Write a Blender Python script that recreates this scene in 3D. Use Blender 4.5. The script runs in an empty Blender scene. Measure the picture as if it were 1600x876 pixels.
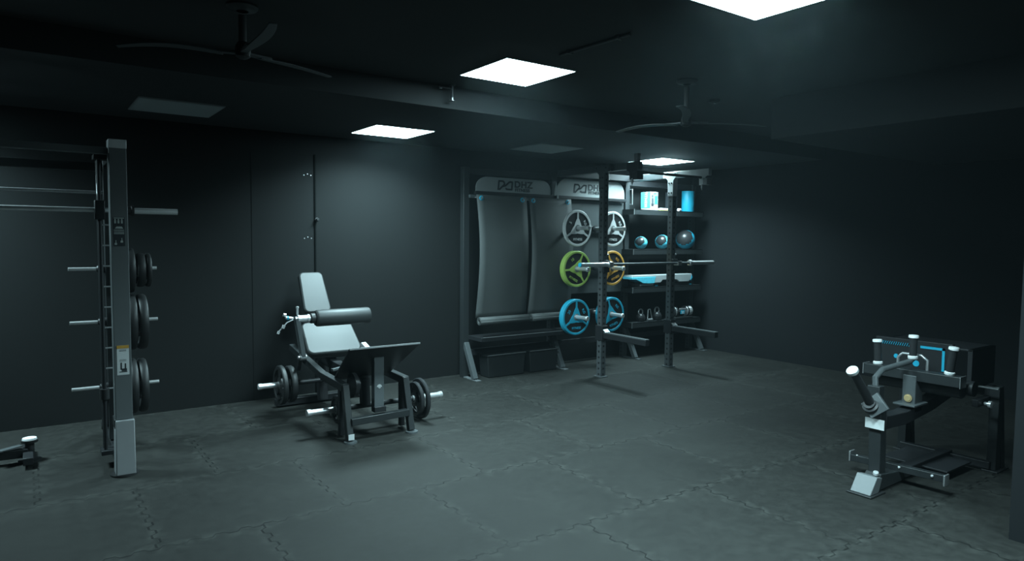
import bpy, math, random
from mathutils import Vector, Matrix
random.seed(4)
sc = bpy.context.scene
COL = sc.collection
PI = math.pi

# ---------------------------------------------------------------- camera
CH = 1.598
FPX = 1065.8
yaw, pitch, roll = 0.6204, 0.06145, 0.00928
fw = Vector((math.sin(yaw)*math.cos(pitch), math.cos(yaw)*math.cos(pitch), -math.sin(pitch)))
rt = Vector((math.cos(yaw), -math.sin(yaw), 0))
up = rt.cross(fw)
rt2 = math.cos(roll)*rt + math.sin(roll)*up
up2 = -math.sin(roll)*rt + math.cos(roll)*up
cd = bpy.data.cameras.new('camera'); cam = bpy.data.objects.new('camera', cd); COL.objects.link(cam)
cd.sensor_width = 36; cd.lens = 36*FPX/1600; cd.clip_start = .05; cd.clip_end = 60
m = Matrix.Identity(4)
for i in range(3):
    m[i][0] = rt2[i]; m[i][1] = up2[i]; m[i][2] = -fw[i]
m[2][3] = CH
cam.matrix_world = m
sc.camera = cam

# ---------------------------------------------------------------- world, light, exposure
w = bpy.data.worlds.new('world'); sc.world = w; w.use_nodes = True
w.node_tree.nodes['Background'].inputs[0].default_value = (0.35, 0.75, 0.9, 1)
w.node_tree.nodes['Background'].inputs[1].default_value = 0.012
vs_ = w.node_tree.nodes.new('ShaderNodeVolumeScatter')      # thin volume added to imitate lens bloom round the panels and lift the blacks
vs_.inputs['Color'].default_value = (.72, .93, 1, 1); vs_.inputs['Density'].default_value = .0019; vs_.inputs['Anisotropy'].default_value = .55
w.node_tree.links.new(vs_.outputs[0], w.node_tree.nodes['World Output'].inputs['Volume'])
PANEL = 11.0          # glow of the diffuser itself
LAMP_W = 56.0         # each lit panel's downlight, watts, behind a prismatic (narrow-spread) diffuser
SPREAD = math.radians(142)
PANEL_COL = (0.62, 0.93, 1.0, 1)
sc.view_settings.view_transform = 'Standard'; sc.view_settings.look = 'None'
sc.view_settings.exposure = 0.52; sc.view_settings.gamma = 1.0
sc.view_settings.use_curve_mapping = False

# ---------------------------------------------------------------- materials
MATS = {}
def mat(name, col, rough=.5, metal=0., noise=0., nscale=20., bump=0., bscale=200., spec=.5, emit=None, coat=0.):
    if name in MATS: return MATS[name]
    ma = bpy.data.materials.new(name); ma.use_nodes = True
    nt = ma.node_tree; b = nt.nodes['Principled BSDF']
    b.inputs['Base Color'].default_value = (*col, 1)
    b.inputs['Roughness'].default_value = rough; b.inputs['Metallic'].default_value = metal
    b.inputs['Specular IOR Level'].default_value = spec
    b.inputs['Coat Weight'].default_value = coat
    tc = nt.nodes.new('ShaderNodeTexCoord')
    if noise > 0:
        n = nt.nodes.new('ShaderNodeTexNoise'); n.inputs['Scale'].default_value = nscale; n.inputs['Detail'].default_value = 6
        nt.links.new(tc.outputs['Object'], n.inputs['Vector'])
        r = nt.nodes.new('ShaderNodeMapRange'); r.inputs[3].default_value = 1-noise; r.inputs[4].default_value = 1+noise
        nt.links.new(n.outputs[0], r.inputs[0])
        v = nt.nodes.new('ShaderNodeVectorMath'); v.operation = 'SCALE'; v.inputs[0].default_value = col
        nt.links.new(r.outputs[0], v.inputs['Scale']); nt.links.new(v.outputs[0], b.inputs['Base Color'])
    if bump > 0:
        n2 = nt.nodes.new('ShaderNodeTexNoise'); n2.inputs['Scale'].default_value = bscale; n2.inputs['Detail'].default_value = 3
        nt.links.new(tc.outputs['Object'], n2.inputs['Vector'])
        bp = nt.nodes.new('ShaderNodeBump'); bp.inputs['Strength'].default_value = bump; bp.inputs['Distance'].default_value = .002
        nt.links.new(n2.outputs[0], bp.inputs['Height']); nt.links.new(bp.outputs[0], b.inputs['Normal'])
    if emit:
        b.inputs['Emission Color'].default_value = PANEL_COL; b.inputs['Emission Strength'].default_value = emit
    MATS[name] = ma
    return ma

WALL = mat('black_wall_paint', (.0130, .0142, .0145), .85, noise=.10, nscale=1.2, bump=.12, bscale=120, spec=.10)
WALLR = mat('black_side_wall_paint', (.0160, .0178, .0195), .85, noise=.10, nscale=1.0, bump=.12, bscale=120, spec=.12)
CEIL = mat('black_ceiling_paint', (.046, .051, .053), .7, noise=.08, nscale=1.5, bump=.08, bscale=90, spec=.3)
DOORM = mat('black_door_paint', (.0134, .0146, .0150), .85, noise=.06, nscale=2, spec=.10)
STEEL = mat('powder_black', (.022, .025, .0265), .42, noise=.12, nscale=30, bump=.06, bscale=400)
STEELD = mat('powder_deep_black', (.014, .015, .017), .5, noise=.1, nscale=30)
STEELG = mat('powder_charcoal', (.075, .084, .088), .45, noise=.08, nscale=30, bump=.05, bscale=400)
GREY = mat('powder_grey', (.30, .31, .32), .45, noise=.06, nscale=20)
CHROME = mat('chrome', (.85, .86, .87), .33, metal=.65, noise=.05, nscale=60)
CHROMED = mat('worn_chrome', (.50, .51, .52), .35, metal=.7, noise=.2, nscale=80)
VINYL = mat('grey_black_vinyl', (.034, .037, .038), .52, noise=.06, nscale=8, bump=.15, bscale=500)
VINYLD = mat('black_vinyl', (.045, .05, .052), .4, noise=.06, nscale=8, bump=.15, bscale=500)
RUBBER = mat('black_rubber', (.020, .021, .022), .5, noise=.15, nscale=40)
RUBBERG = mat('black_rubber_satin', (.028, .029, .031), .3, noise=.15, nscale=40)
MATM = mat('mat_foam', (.055, .060, .060), .6, noise=.08, nscale=6, bump=.2, bscale=300)
WHITE = mat('white_paint', (.90, .91, .91), .5, noise=.03, nscale=30)
STEELP = mat('powder_slate', (.12, .132, .136), .42, noise=.06, nscale=30, bump=.05, bscale=400)
GREYD = mat('powder_mid_grey', (.14, .15, .155), .45, noise=.06, nscale=20)
PALE = mat('pale_silver', (.66, .68, .69), .4, metal=.2, noise=.05, nscale=30)
LABEL = mat('label_white', (.62, .64, .64), .6, noise=.03, nscale=60)
BANNER = mat('silver_board', (.36, .38, .38), .5, noise=.04, nscale=10)
INK = mat('dark_ink', (.02, .025, .03), .6, noise=.05, nscale=40)
CYAN = mat('cyan_paint', (.02, .42, .62), .45, noise=.05, nscale=30)
CYANL = mat('light_cyan_print', (.10, .58, .74), .5, noise=.25, nscale=60)
GREEN = mat('lime_paint', (.42, .60, .13), .5, noise=.05, nscale=30)
ORANGE = mat('orange_paint', (.85, .42, .07), .5, noise=.05, nscale=30)
AMBER = mat('amber_print', (.55, .30, .05), .5, noise=.05, nscale=30)
PINK = mat('skin_pink_print', (.55, .32, .26), .6, noise=.1, nscale=60)
PLASTIC = mat('step_grey_plastic', (.42, .45, .46), .5, noise=.05, nscale=20)
BIN = mat('bin_black', (.012, .014, .015), .5, noise=.1, nscale=20)
DIFF_ON = mat('lit_diffuser', (.9, .9, .9), .5, noise=.02, nscale=4, emit=PANEL)
DIFF_OFF = mat('unlit_diffuser', (.42, .47, .48), .5, noise=.03, nscale=4)

def floor_material():
    ma = bpy.data.materials.new('rubber_mat_floor'); ma.use_nodes = True
    nt = ma.node_tree; N = nt.nodes; L = nt.links; b = N['Principled BSDF']
    tc = N.new('ShaderNodeTexCoord'); sp = N.new('ShaderNodeSeparateXYZ'); L.new(tc.outputs['Object'], sp.inputs[0])
    def M(op, a, c=None, d=None):
        n = N.new('ShaderNodeMath'); n.operation = op
        for i, s in enumerate((a, c, d)):
            if s is None: continue
            if isinstance(s, (int, float)): n.inputs[i].default_value = s
            else: L.new(s, n.inputs[i])
        return n.outputs[0]
    X = M('SUBTRACT', sp.outputs[0], 3.02); Y = M('SUBTRACT', sp.outputs[1], 3.81)
    def wave(s):                      # jigsaw teeth
        q = M('SINE', M('MULTIPLY', s, 2*PI/.128)); q = M('MULTIPLY', q, 2.3)
        q = M('MINIMUM', M('MAXIMUM', q, -1), 1)
        return M('MULTIPLY', q, .014)
    def dist(s): return M('ABSOLUTE', M('SUBTRACT', M('FRACT', M('ADD', s, 100.5)), .5))
    dy = dist(M('ADD', Y, wave(X)))
    row = M('FLOOR', M('ADD', Y, 100)); par = M('FRACT', M('MULTIPLY', row, .5))    # 0 or .5
    # row 0..(-1) has seams on whole metres
    xs = M('ADD', X, M('ADD', par, .5))
    dx = dist(M('ADD', xs, wave(Y)))
    d = M('MINIMUM', dx, dy)
    n1 = N.new('ShaderNodeTexNoise'); n1.inputs['Scale'].default_value = 2.2; n1.inputs['Detail'].default_value = 5; L.new(tc.outputs['Object'], n1.inputs['Vector'])
    n2 = N.new('ShaderNodeTexNoise'); n2.inputs['Scale'].default_value = 14; n2.inputs['Detail'].default_value = 8; n2.inputs['Roughness'].default_value = .7; L.new(tc.outputs['Object'], n2.inputs['Vector'])
    n3 = N.new('ShaderNodeTexNoise'); n3.inputs['Scale'].default_value = 260; n3.inputs['Detail'].default_value = 2; L.new(tc.outputs['Object'], n3.inputs['Vector'])
    def mr(v, a, c, e, f):
        n = N.new('ShaderNodeMapRange'); L.new(v, n.inputs[0])
        for i, q in enumerate((a, c, e, f)): n.inputs[i+1].default_value = q
        return n.outputs[0]
    seam = mr(d, .0030, .0075, 1, 0)
    broken = mr(n1.outputs[0], .40, .56, .35, 1)
    seam = M('MULTIPLY', seam, broken)
    dust = M('MULTIPLY', mr(d, .012, .075, 1, 0), mr(n2.outputs[0], .44, .62, 0, 1))
    # each tile its own slight tone
    wn = N.new('ShaderNodeTexWhiteNoise'); wn.noise_dimensions = '2D'
    cb = N.new('ShaderNodeCombineXYZ'); L.new(M('FLOOR', M('ADD', xs, 100)), cb.inputs[0]); L.new(row, cb.inputs[1]); L.new(cb.outputs[0], wn.inputs['Vector'])
    tone = mr(wn.outputs[0], 0, 1, .88, 1.12)
    base = M('MULTIPLY', M('MULTIPLY', tone, mr(n1.outputs[0], .3, .7, .86, 1.14)), mr(n2.outputs[0], .3, .75, .74, 1.5))
    base = M('ADD', base, M('MULTIPLY', dust, .9))
    base = M('MULTIPLY', base, M('SUBTRACT', 1, M('MULTIPLY', seam, .85)))
    v = N.new('ShaderNodeVectorMath'); v.operation = 'SCALE'; v.inputs[0].default_value = (.0175, .0180, .0163); L.new(base, v.inputs['Scale'])
    L.new(v.outputs[0], b.inputs['Base Color'])
    L.new(mr(n2.outputs[0], .3, .7, .62, .8), b.inputs['Roughness'])
    b.inputs['Specular IOR Level'].default_value = .26
    bp = N.new('ShaderNodeBump'); bp.inputs['Strength'].default_value = .5; bp.inputs['Distance'].default_value = .004
    h = M('ADD', M('MULTIPLY', n3.outputs[0], .12), M('MULTIPLY', seam, -1)); h = M('ADD', h, M('MULTIPLY', n2.outputs[0], .25))
    L.new(h, bp.inputs['Height']); L.new(bp.outputs[0], b.inputs['Normal'])
    return ma

def hole_steel(name, col, pitch=.05, xc=0., r=.011, face='Y', rough=.42):
    """powder-coated upright with a row of punched holes up the middle of one pair of faces"""
    ma = bpy.data.materials.new(name); ma.use_nodes = True
    nt = ma.node_tree; N = nt.nodes; L = nt.links; b = N['Principled BSDF']
    tc = N.new('ShaderNodeTexCoord'); sp = N.new('ShaderNodeSeparateXYZ'); L.new(tc.outputs['Object'], sp.inputs[0])
    def M(op, a, c=None):
        n = N.new('ShaderNodeMath'); n.operation = op
        for i, s in enumerate((a, c)):
            if s is None: continue
            if isinstance(s, (int, float)): n.inputs[i].default_value = s
            else: L.new(s, n.inputs[i])
        return n.outputs[0]
    z = M('MULTIPLY', M('SUBTRACT', M('FRACT', M('DIVIDE', sp.outputs[2], pitch)), .5), pitch)
    def disc(c):
        return M('LESS_THAN', M('ADD', M('MULTIPLY', c, c), M('MULTIPLY', z, z)), r*r)
    hx = disc(M('SUBTRACT', sp.outputs[0], xc)); hy = disc(sp.outputs[1])
    geo = N.new('ShaderNodeNewGeometry'); sn = N.new('ShaderNodeSeparateXYZ'); L.new(geo.outputs['True Normal'], sn.inputs[0])
    fy = M('GREATER_THAN', M('ABSOLUTE', sn.outputs[1]), .7); fx = M('GREATER_THAN', M('ABSOLUTE', sn.outputs[0]), .7)
    h = M('MAXIMUM', M('MULTIPLY', hx, fy), M('MULTIPLY', hy, fx))
    mx = N.new('ShaderNodeMix'); mx.data_type = 'RGBA'; L.new(h, mx.inputs[0])
    mx.inputs[6].default_value = (*col, 1); mx.inputs[7].default_value = (.004, .004, .005, 1)
    L.new(mx.outputs[2], b.inputs['Base Color']); b.inputs['Roughness'].default_value = rough
    return ma
PERF = hole_steel('perforated_upright_steel', (.072, .079, .083), pitch=.066, r=.0125)
PERFD = hole_steel('perforated_black_steel', (.040, .045, .048))

# ---------------------------------------------------------------- mesh builder
def basis(axis, upv=None):
    a = Vector(axis).normalized()
    u = Vector(upv) if upv is not None else (Vector((0, 0, 1)) if abs(a.z) < .95 else Vector((0, 1, 0)))
    s = a.cross(u)
    if s.length < 1e-6: s = a.cross(Vector((1, 0, 0)))
    s.normalize(); u = s.cross(a).normalized()
    return a, s, u

def origin(o):
    p = Vector((0, 0, 0))
    while o: p += o.location; o = o.parent
    return p

class MB:
    def __init__(self): self.v = []; self.f = []
    def add(self, vs, fs):
        n = len(self.v); self.v += [tuple(x) for x in vs]; self.f += [tuple(i+n for i in q) for q in fs]; return self
    def box(self, x0, x1, y0, y1, z0, z1):
        vs = [(x, y, z) for z in (z0, z1) for y in (y0, y1) for x in (x0, x1)]
        return self.add(vs, [(0, 2, 3, 1), (4, 5, 7, 6), (0, 1, 5, 4), (2, 6, 7, 3), (0, 4, 6, 2), (1, 3, 7, 5)])
    def bar(self, p0, p1, w, h=None, upv=None, cut=False):
        h = w if h is None else h
        p0, p1 = Vector(p0), Vector(p1); a, s, u = basis(p1-p0, upv)
        vs = []
        for p in (p0, p1):
            for i, j in ((-1, -1), (1, -1), (1, 1), (-1, 1)):
                q = p + s*(i*w/2) + u*(j*h/2)
                vs.append(q)
        return self.add(vs, [(3, 2, 1, 0), (4, 5, 6, 7), (0, 1, 5, 4), (1, 2, 6, 5), (2, 3, 7, 6), (3, 0, 4, 7)])
    def path(self, pts, r, n=14, caps=True):
        """round tube through points, mitred"""
        P = [Vector(p) for p in pts]; rings = []
        a0 = (P[1]-P[0]).normalized(); _, s, u = basis(a0)
        for i, p in enumerate(P):
            if i == 0: t = P[1]-P[0]
            elif i == len(P)-1: t = P[-1]-P[-2]
            else: t = (P[i]-P[i-1]).normalized() + (P[i+1]-P[i]).normalized()
            t.normalize(); s = (s - t*s.dot(t)).normalized(); u = t.cross(s)
            rr = r[i] if isinstance(r, (list, tuple)) else r
            rings.append([p + (s*math.cos(2*PI*k/n) + u*math.sin(2*PI*k/n))*rr for k in range(n)])
        vs = [q for R in rings for q in R]; fs = []
        for i in range(len(P)-1):
            for k in range(n): fs.append((i*n+k, i*n+(k+1) % n, (i+1)*n+(k+1) % n, (i+1)*n+k))
        if caps: fs.append(tuple(range(n-1, -1, -1))); fs.append(tuple((len(P)-1)*n+k for k in range(n)))
        return self.add(vs, fs)
    def cyl(self, p0, p1, r, n=24): return self.path([p0, p1], r, n)
    def lathe(self, c, axis, prof, n=48, closed=False):
        """prof = [(along axis, radius)...]"""
        c = Vector(c); a, s, u = basis(axis); vs = []; fs = []
        for (t, r) in prof:
            for k in range(n): vs.append(c + a*t + (s*math.cos(2*PI*k/n)+u*math.sin(2*PI*k/n))*max(r, 1e-5))
        m_ = len(prof)
        for i in range(m_-1 if not closed else m_):
            j = (i+1) % m_
            for k in range(n): fs.append((i*n+k, i*n+(k+1) % n, j*n+(k+1) % n, j*n+k))
        return self.add(vs, fs)
    def prism(self, poly, o, ax, ay, th):
        """2-D polygon in plane (ax, ay) at o, extruded by vector th"""
        o, ax, ay, th = Vector(o), Vector(ax), Vector(ay), Vector(th); n = len(poly)
        vs = [o+ax*x+ay*y for x, y in poly] + [o+ax*x+ay*y+th for x, y in poly]
        fs = [tuple(range(n)), tuple(range(2*n-1, n-1, -1))]
        for i in range(n): j = (i+1) % n; fs.append((i, i+n, j+n, j))
        return self.add(vs, fs)
    def build(self, name, ma, parent=None, bevel=0., smooth=True, angle=40, loc=None, subsurf=0):
        me = bpy.data.meshes.new(name)
        off = origin(parent) if parent else Vector((0, 0, 0))
        if loc is not None: off = Vector(loc)
        me.from_pydata([tuple(Vector(q)-off) for q in self.v], [], self.f); me.validate()
        import bmesh
        bm = bmesh.new(); bm.from_mesh(me); bmesh.ops.recalc_face_normals(bm, faces=bm.faces); bm.to_mesh(me); bm.free()
        if smooth:
            for p in me.polygons: p.use_smooth = True
            me.set_sharp_from_angle(angle=math.radians(angle))
        me.materials.append(ma)
        o = bpy.data.objects.new(name, me); COL.objects.link(o)
        if parent: o.parent = parent
        elif loc is not None: o.location = loc
        if bevel:
            b = o.modifiers.new('bevel', 'BEVEL'); b.width = bevel; b.segments = 2; b.limit_method = 'ANGLE'; b.angle_limit = math.radians(50)
        if subsurf:
            s = o.modifiers.new('sub', 'SUBSURF'); s.levels = subsurf; s.render_levels = subsurf
        return o

def thing(name, label, cat, loc=(0, 0, 0), group=None):
    o = bpy.data.objects.new(name, None); COL.objects.link(o); o.location = loc; o.empty_display_size = .1
    o['label'] = label; o['category'] = cat
    if group: o['group'] = group
    return o
def tag(o, label, cat, group=None):
    o['label'] = label; o['category'] = cat
    if group: o['group'] = group
    return o
def struct(o): o['kind'] = 'structure'; return o
def copy_tree(o, parent=None):
    c = o.copy(); COL.objects.link(c)
    if parent: c.parent = parent
    for ch in list(o.children): copy_tree(ch, c)
    return c
def text(name, s, size, loc, rot, ma, parent, ext=.0015, sx=1., space=1., shear=0.):
    cu = bpy.data.curves.new(name, 'FONT'); cu.body = s; cu.size = size; cu.extrude = ext; cu.align_x = 'CENTER'; cu.align_y = 'CENTER'
    cu.space_character = space; cu.shear = shear; cu.offset = size*(.035 if name == 'brand_lettering' else .012)
    t = bpy.data.objects.new(name, cu); COL.objects.link(t)
    dg = bpy.context.evaluated_depsgraph_get(); me = bpy.data.meshes.new_from_object(t.evaluated_get(dg))
    COL.objects.unlink(t); bpy.data.objects.remove(t)
    me.materials.clear(); me.materials.append(ma)
    me.transform(Matrix.Diagonal((sx, 1, 1, 1)))
    o = bpy.data.objects.new(name, me); COL.objects.link(o)
    o.parent = parent; o.location = Vector(loc) - (origin(parent) if parent else Vector()); o.rotation_euler = rot
    return o
FRONT = (PI/2, 0, 0)        # text facing -Y

# ================================================================= the room
XW, YW, XL, YB = 8.15, 6.80, -3.2, -3.0
HC, HB = 2.785, 2.613
f = MB().add([(XL-.2, YB-.2, 0), (XW+.2, YB-.2, 0), (XW+.2, YW+.2, 0), (XL-.2, YW+.2, 0)], [(0, 1, 2, 3)])
f.box(XL-.2, XW+.2, YB-.2, YW+.2, -.1, -.001)
struct(f.build('floor', floor_material(), smooth=False))
struct(MB().box(XL-.2, XW+.2, YB-.2, 4.72, HC, HC+.15).box(XL-.2, XW+.2, 4.72, YW+.2, HB, HC+.15).build('ceiling', CEIL, smooth=False))
struct(MB().box(5.12, XW, 1.36, 3.45, 2.45, HC).build('trim_1', CEIL, smooth=False))      # boxed-in bulkhead along the right wall
struct(MB().box(XL-.2, XW+.2, YW, YW+.15, 0, HB).build('wall_back', WALL, smooth=False))
struct(MB().box(XW, XW+.15, 1.2, YW, 0, HC).build('wall_right', WALLR, smooth=False))
struct(MB().box(XL-.15, XL, YB, YW, 0, HC).build('wall_left', WALL, smooth=False))
struct(MB().box(XL, 4.29, YB-.15, YB, 0, HC).build('wall_front', WALL, smooth=False))
struct(MB().box(4.29, XW, YB, 1.36, 0, HC).build('wall_partition', WALLR, smooth=False))

# flush double door set in the back wall
dr = bpy.data.objects.new('door_1', None); COL.objects.link(dr); dr.location = (2.1, YW, 0); struct(dr)
MB().box(1.78, 2.390, YW-.004, YW-.0005, .0, 2.40).build('door_leaf', DOORM, dr, bevel=.001)
MB().box(2.392, 2.407, YW-.016, YW-.001, .0, 2.42).build('door_seal', mat('seal_black', (.004, .005, .005), .9, noise=.05, nscale=20, spec=.05), dr, bevel=.002)
k = MB(); k.lathe((2.412, YW-.016, 1.77), (0, -1, 0), [(0, .0), (0, .02), (.012, .02), (.014, .012), (.034, .016), (.042, .012), (.043, 0)], 20).build('door_latch', STEELD, dr)
for z in (1.58, 2.21):
    h = MB()
    for dx in (0, .035, .07): h.lathe((2.29+dx, YW-.004, z+(.012 if dx == .035 else 0)), (0, -1, 0), [(0, .0), (0, .006), (.003, .005), (.004, 0)], 10)
    h.build('hinge_screw', CHROMED, dr)

# ================================================================= ceiling lights
def panel_light(lit):
    t = thing('ceiling_light', '', 'ceiling light', (0, 0, 0))
    fr = MB()
    for a in ((-.3025, .3025, -.3025, -.291), (-.3025, .3025, .291, .3025), (-.3025, -.291, -.291, .291), (.291, .3025, -.291, .291)):
        fr.box(a[0], a[1], a[2], a[3], -.010, 0)
    fr.build('frame', mat('panel_frame_paint', (.35, .37, .38), .5, noise=.03, nscale=20), t, smooth=False)
    MB().box(-.292, .292, -.292, .292, -.0115, -.0005).build('diffuser', DIFF_ON if lit else DIFF_OFF, t, smooth=False)
    if lit:
        ld = bpy.data.lights.new('panel_lamp', 'AREA'); ld.shape = 'SQUARE'; ld.size = .575; ld.energy = LAMP_W; ld.color = PANEL_COL[:3]; ld.spread = SPREAD
        lo = bpy.data.objects.new('panel_lamp', ld); COL.objects.link(lo); lo.parent = t; lo.location = (0, 0, -.013); lo.visible_camera = False
    return t
on = panel_light(True)
onspots = [((2.90, 4.02, HC), 'lit square ceiling panel, large and central, glowing beside the dark ceiling'),
           ((2.90, 6.05, HB), 'lit square ceiling panel above the seated hip machine by the back wall'),
           ((6.72, 6.12, HB), 'smallest lit square ceiling panel, above the shelves in the far corner'),
           ((2.92, 1.99, HC), 'nearest lit square ceiling panel, cut by the top edge of the photo'),]
for i, (p, lb) in enumerate(onspots):
    o = on if i == 0 else copy_tree(on)
    o.location = p; tag(o, lb, 'ceiling light')
for p, lb in (((2.9, -.35, HC), 'added fill light, a lit square panel overhead, behind the viewpoint'), ((-.90, 6.05, HB), 'lit square ceiling panel over the left part of the smith machine, outside the left edge')):  # the panel behind the viewpoint is added fill for camera-facing surfaces
    o = copy_tree(on); o.location = p; tag(o, lb, 'ceiling light')
off = panel_light(False)
for i, (p, lb) in enumerate([((1.01, 6.02, HB), 'unlit grey ceiling panel above the cage of the smith machine, left'),
                             ((4.80, 6.07, HB), 'unlit grey ceiling panel above the hanging mats')]):
    o = off if i == 0 else copy_tree(off)
    o.location = p; tag(o, lb, 'ceiling light')

# ================================================================= ceiling fans
def ceiling_fan(c, zc, zf, angs, R, label, bend=.0):
    t = thing('ceiling_fan', label, 'ceiling fan', (c[0], c[1], zc), 'black three-blade ceiling fans')
    x, y = c
    MB().lathe((x, y, zc), (0, 0, -1), [(0, .0), (0, .078), (.010, .080), (.022, .070), (.030, .03)], 32).build('canopy', STEELG, t)
    MB().cyl((x, y, zc-.05), (x, y, zf+.03), .020, 18).build('downrod', STEELG, t)
    MB().lathe((x, y, zf+.06), (0, 0, -1), [(0, .0), (0, .024), (.02, .036), (.05, .040), (.075, .036), (.085, .02), (.088, 0)], 32).build('motor_housing', STEELD, t)
    for a in angs:
        a = math.radians(a); d = Vector((math.cos(a), math.sin(a), 0)); s = Vector((-math.sin(a), math.cos(a), 0))
        mb = MB(); n = 14; vs = []; fs = []
        for i in range(n+1):
            q = i/n; r = .10 + (R-.10)*q
            wd = (.020 + .014*math.sin(min(1, q*2.2)*PI/2) - .016*q**2)
            sw = .05*math.sin(q*PI)*.6
            z = zf + .018*math.sin(q*PI*.9) - bend*q*q; tw = .003*(1-.5*q)
            for sgn in (-1, 1):
                p = Vector((x, y, z)) + d*r + s*(sgn*wd+sw)
                for th in (.004, -.004): vs.append((p.x, p.y, p.z + sgn*tw + th))
        for i in range(n):
            A, B = i*4, i*4+4
            fs += [(A, A+2, B+2, B), (A+1, B+1, B+3, A+3), (A, B, B+1, A+1), (A+2, A+3, B+3, B+2)]
        fs += [(0, 1, 3, 2), (n*4, n*4+2, n*4+3, n*4+1)]
        mb.add(vs, fs)
        bl = mb.build('blade', STEELG, t, bevel=.002)
        MB().bar(Vector((x, y, zf+.005))+d*.03, Vector((x, y, zf+.010))+d*.17, .040, .014).build('blade_bracket', STEELG, bl, bevel=.003)
    return t
ceiling_fan((.95, 3.75), HC, 2.54, (155, 23, -92), .60, 'black ceiling fan hanging left of the central lit panel')
t = thing('cable_conduit', 'thin grey conduit along the ceiling between the two largest lit panels', 'conduit', (2.84, 3.15, HC))
MB().cyl((2.826, 3.45, HC-.012), (2.861, 2.86, HC-.012), .009, 12).build('tube', STEELG, t)
for q in (.15, .85): MB().box(2.826+.035*q-.022, 2.826+.035*q+.022, 3.45-.59*q-.01, 3.45-.59*q+.01, HC-.023, HC-.001).build('clip', STEELG, t, bevel=.002)
ceiling_fan((4.05, 3.45), HC, 2.47, (96, 216, -24), .66, 'faint black ceiling fan before the shelves, right of the central lit panel')

# small ceiling fittings
t = thing('sprinkler_head', 'small grey sprinkler head hanging from the ceiling edge between the lit panels', 'sprinkler', (2.74, 4.66, HC))
MB().lathe((2.74, 4.66, HC), (0, 0, -1), [(0, .0), (0, .028), (.008, .026), (.010, .011), (.10, .011), (.105, 0)], 20).build('pipe', STEELG, t)
MB().lathe((2.74, 4.66, HC-.10), (0, 0, -1), [(0, .012), (.02, .012), (.022, .026), (.025, .026), (.026, 0)], 20).build('deflector', CHROMED, t)
MB().cyl((2.74, 4.66, HC-.03), (2.62, 4.66, HC-.03), .007, 10).build('side_pipe', STEELD, t)
MB().lathe((2.64, 4.66, HC-.036), (0, 0, -1), [(0, .0), (0, .012), (.006, .010), (.008, 0)], 14).build('stud', CHROMED, t)
t = thing('smoke_detector', 'tiny black ceiling detector with a pale dot, right of the far fan', 'detector', (4.79, 3.78, HC))
MB().lathe((4.79, 3.78, HC), (0, 0, -1), [(0, .0), (0, .05), (.02, .048), (.03, .03), (.031, 0)], 28).build('body', STEELD, t)
MB().lathe((4.79, 3.775, HC-.030), (0, 0, -1), [(0, .0), (0, .008), (.003, .007), (.004, 0)], 12).build('lens', WHITE, t)

# ================================================================= weight plates
def grip_plate(name, R, th, ma, holes=True):
    """rubber plate, axis X, centred at origin; three grip openings"""
    t = thing(name, '', 'weight plate')
    b = MB()
    b.lathe((0, 0, 0), (1, 0, 0), [(-th/2, R*.80), (-th/2, R*.96), (-th*.3, R), (th*.3, R), (th/2, R*.96), (th/2, R*.80), (th*.28, R*.77), (-th*.28, R*.77)], 56, closed=True)
    b.lathe((0, 0, 0), (1, 0, 0), [(-th/2, .031), (-th/2, R*.30), (-th*.28, R*.42), (th*.28, R*.42), (th/2, R*.30), (th/2, .031)], 40, closed=True)
    for k in range(3):
        a0 = 2*PI*k/3 + PI/2; n = 8; wd = .36; pl = []
        for i in range(n+1):
            a = a0 - wd + 2*wd*i/n; pl.append((math.cos(a)*R*.78, math.sin(a)*R*.78))
        for i in range(n+1):
            a = a0 + wd*1.1 - 2.2*wd*i/n; pl.append((math.cos(a)*R*.40, math.sin(a)*R*.40))
        b.prism(pl, (-th*.28, 0, 0), (0, 1, 0), (0, 0, 1), (th*.56, 0, 0))
    b.build('disc', ma, t)
    MB().lathe((0, 0, 0), (1, 0, 0), [(-th/2-.001, .0265), (-th/2-.001, .034), (th/2+.001, .034), (th/2+.001, .0265)], 28, closed=True).build('bore_ring', CHROMED, t)
    return t
PL_PROTO = {}
def place_plate(R, th, pos, label, group, ma=RUBBER, rx=0.):
    key = (R, th, ma.name)
    if key not in PL_PROTO: PL_PROTO[key] = o = grip_plate('weight_plate', R, th, ma)
    else: o = copy_tree(PL_PROTO[key])
    o.location = pos; o.rotation_euler = (rx, 0, 0); tag(o, label, 'weight plate', group); return o

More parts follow.
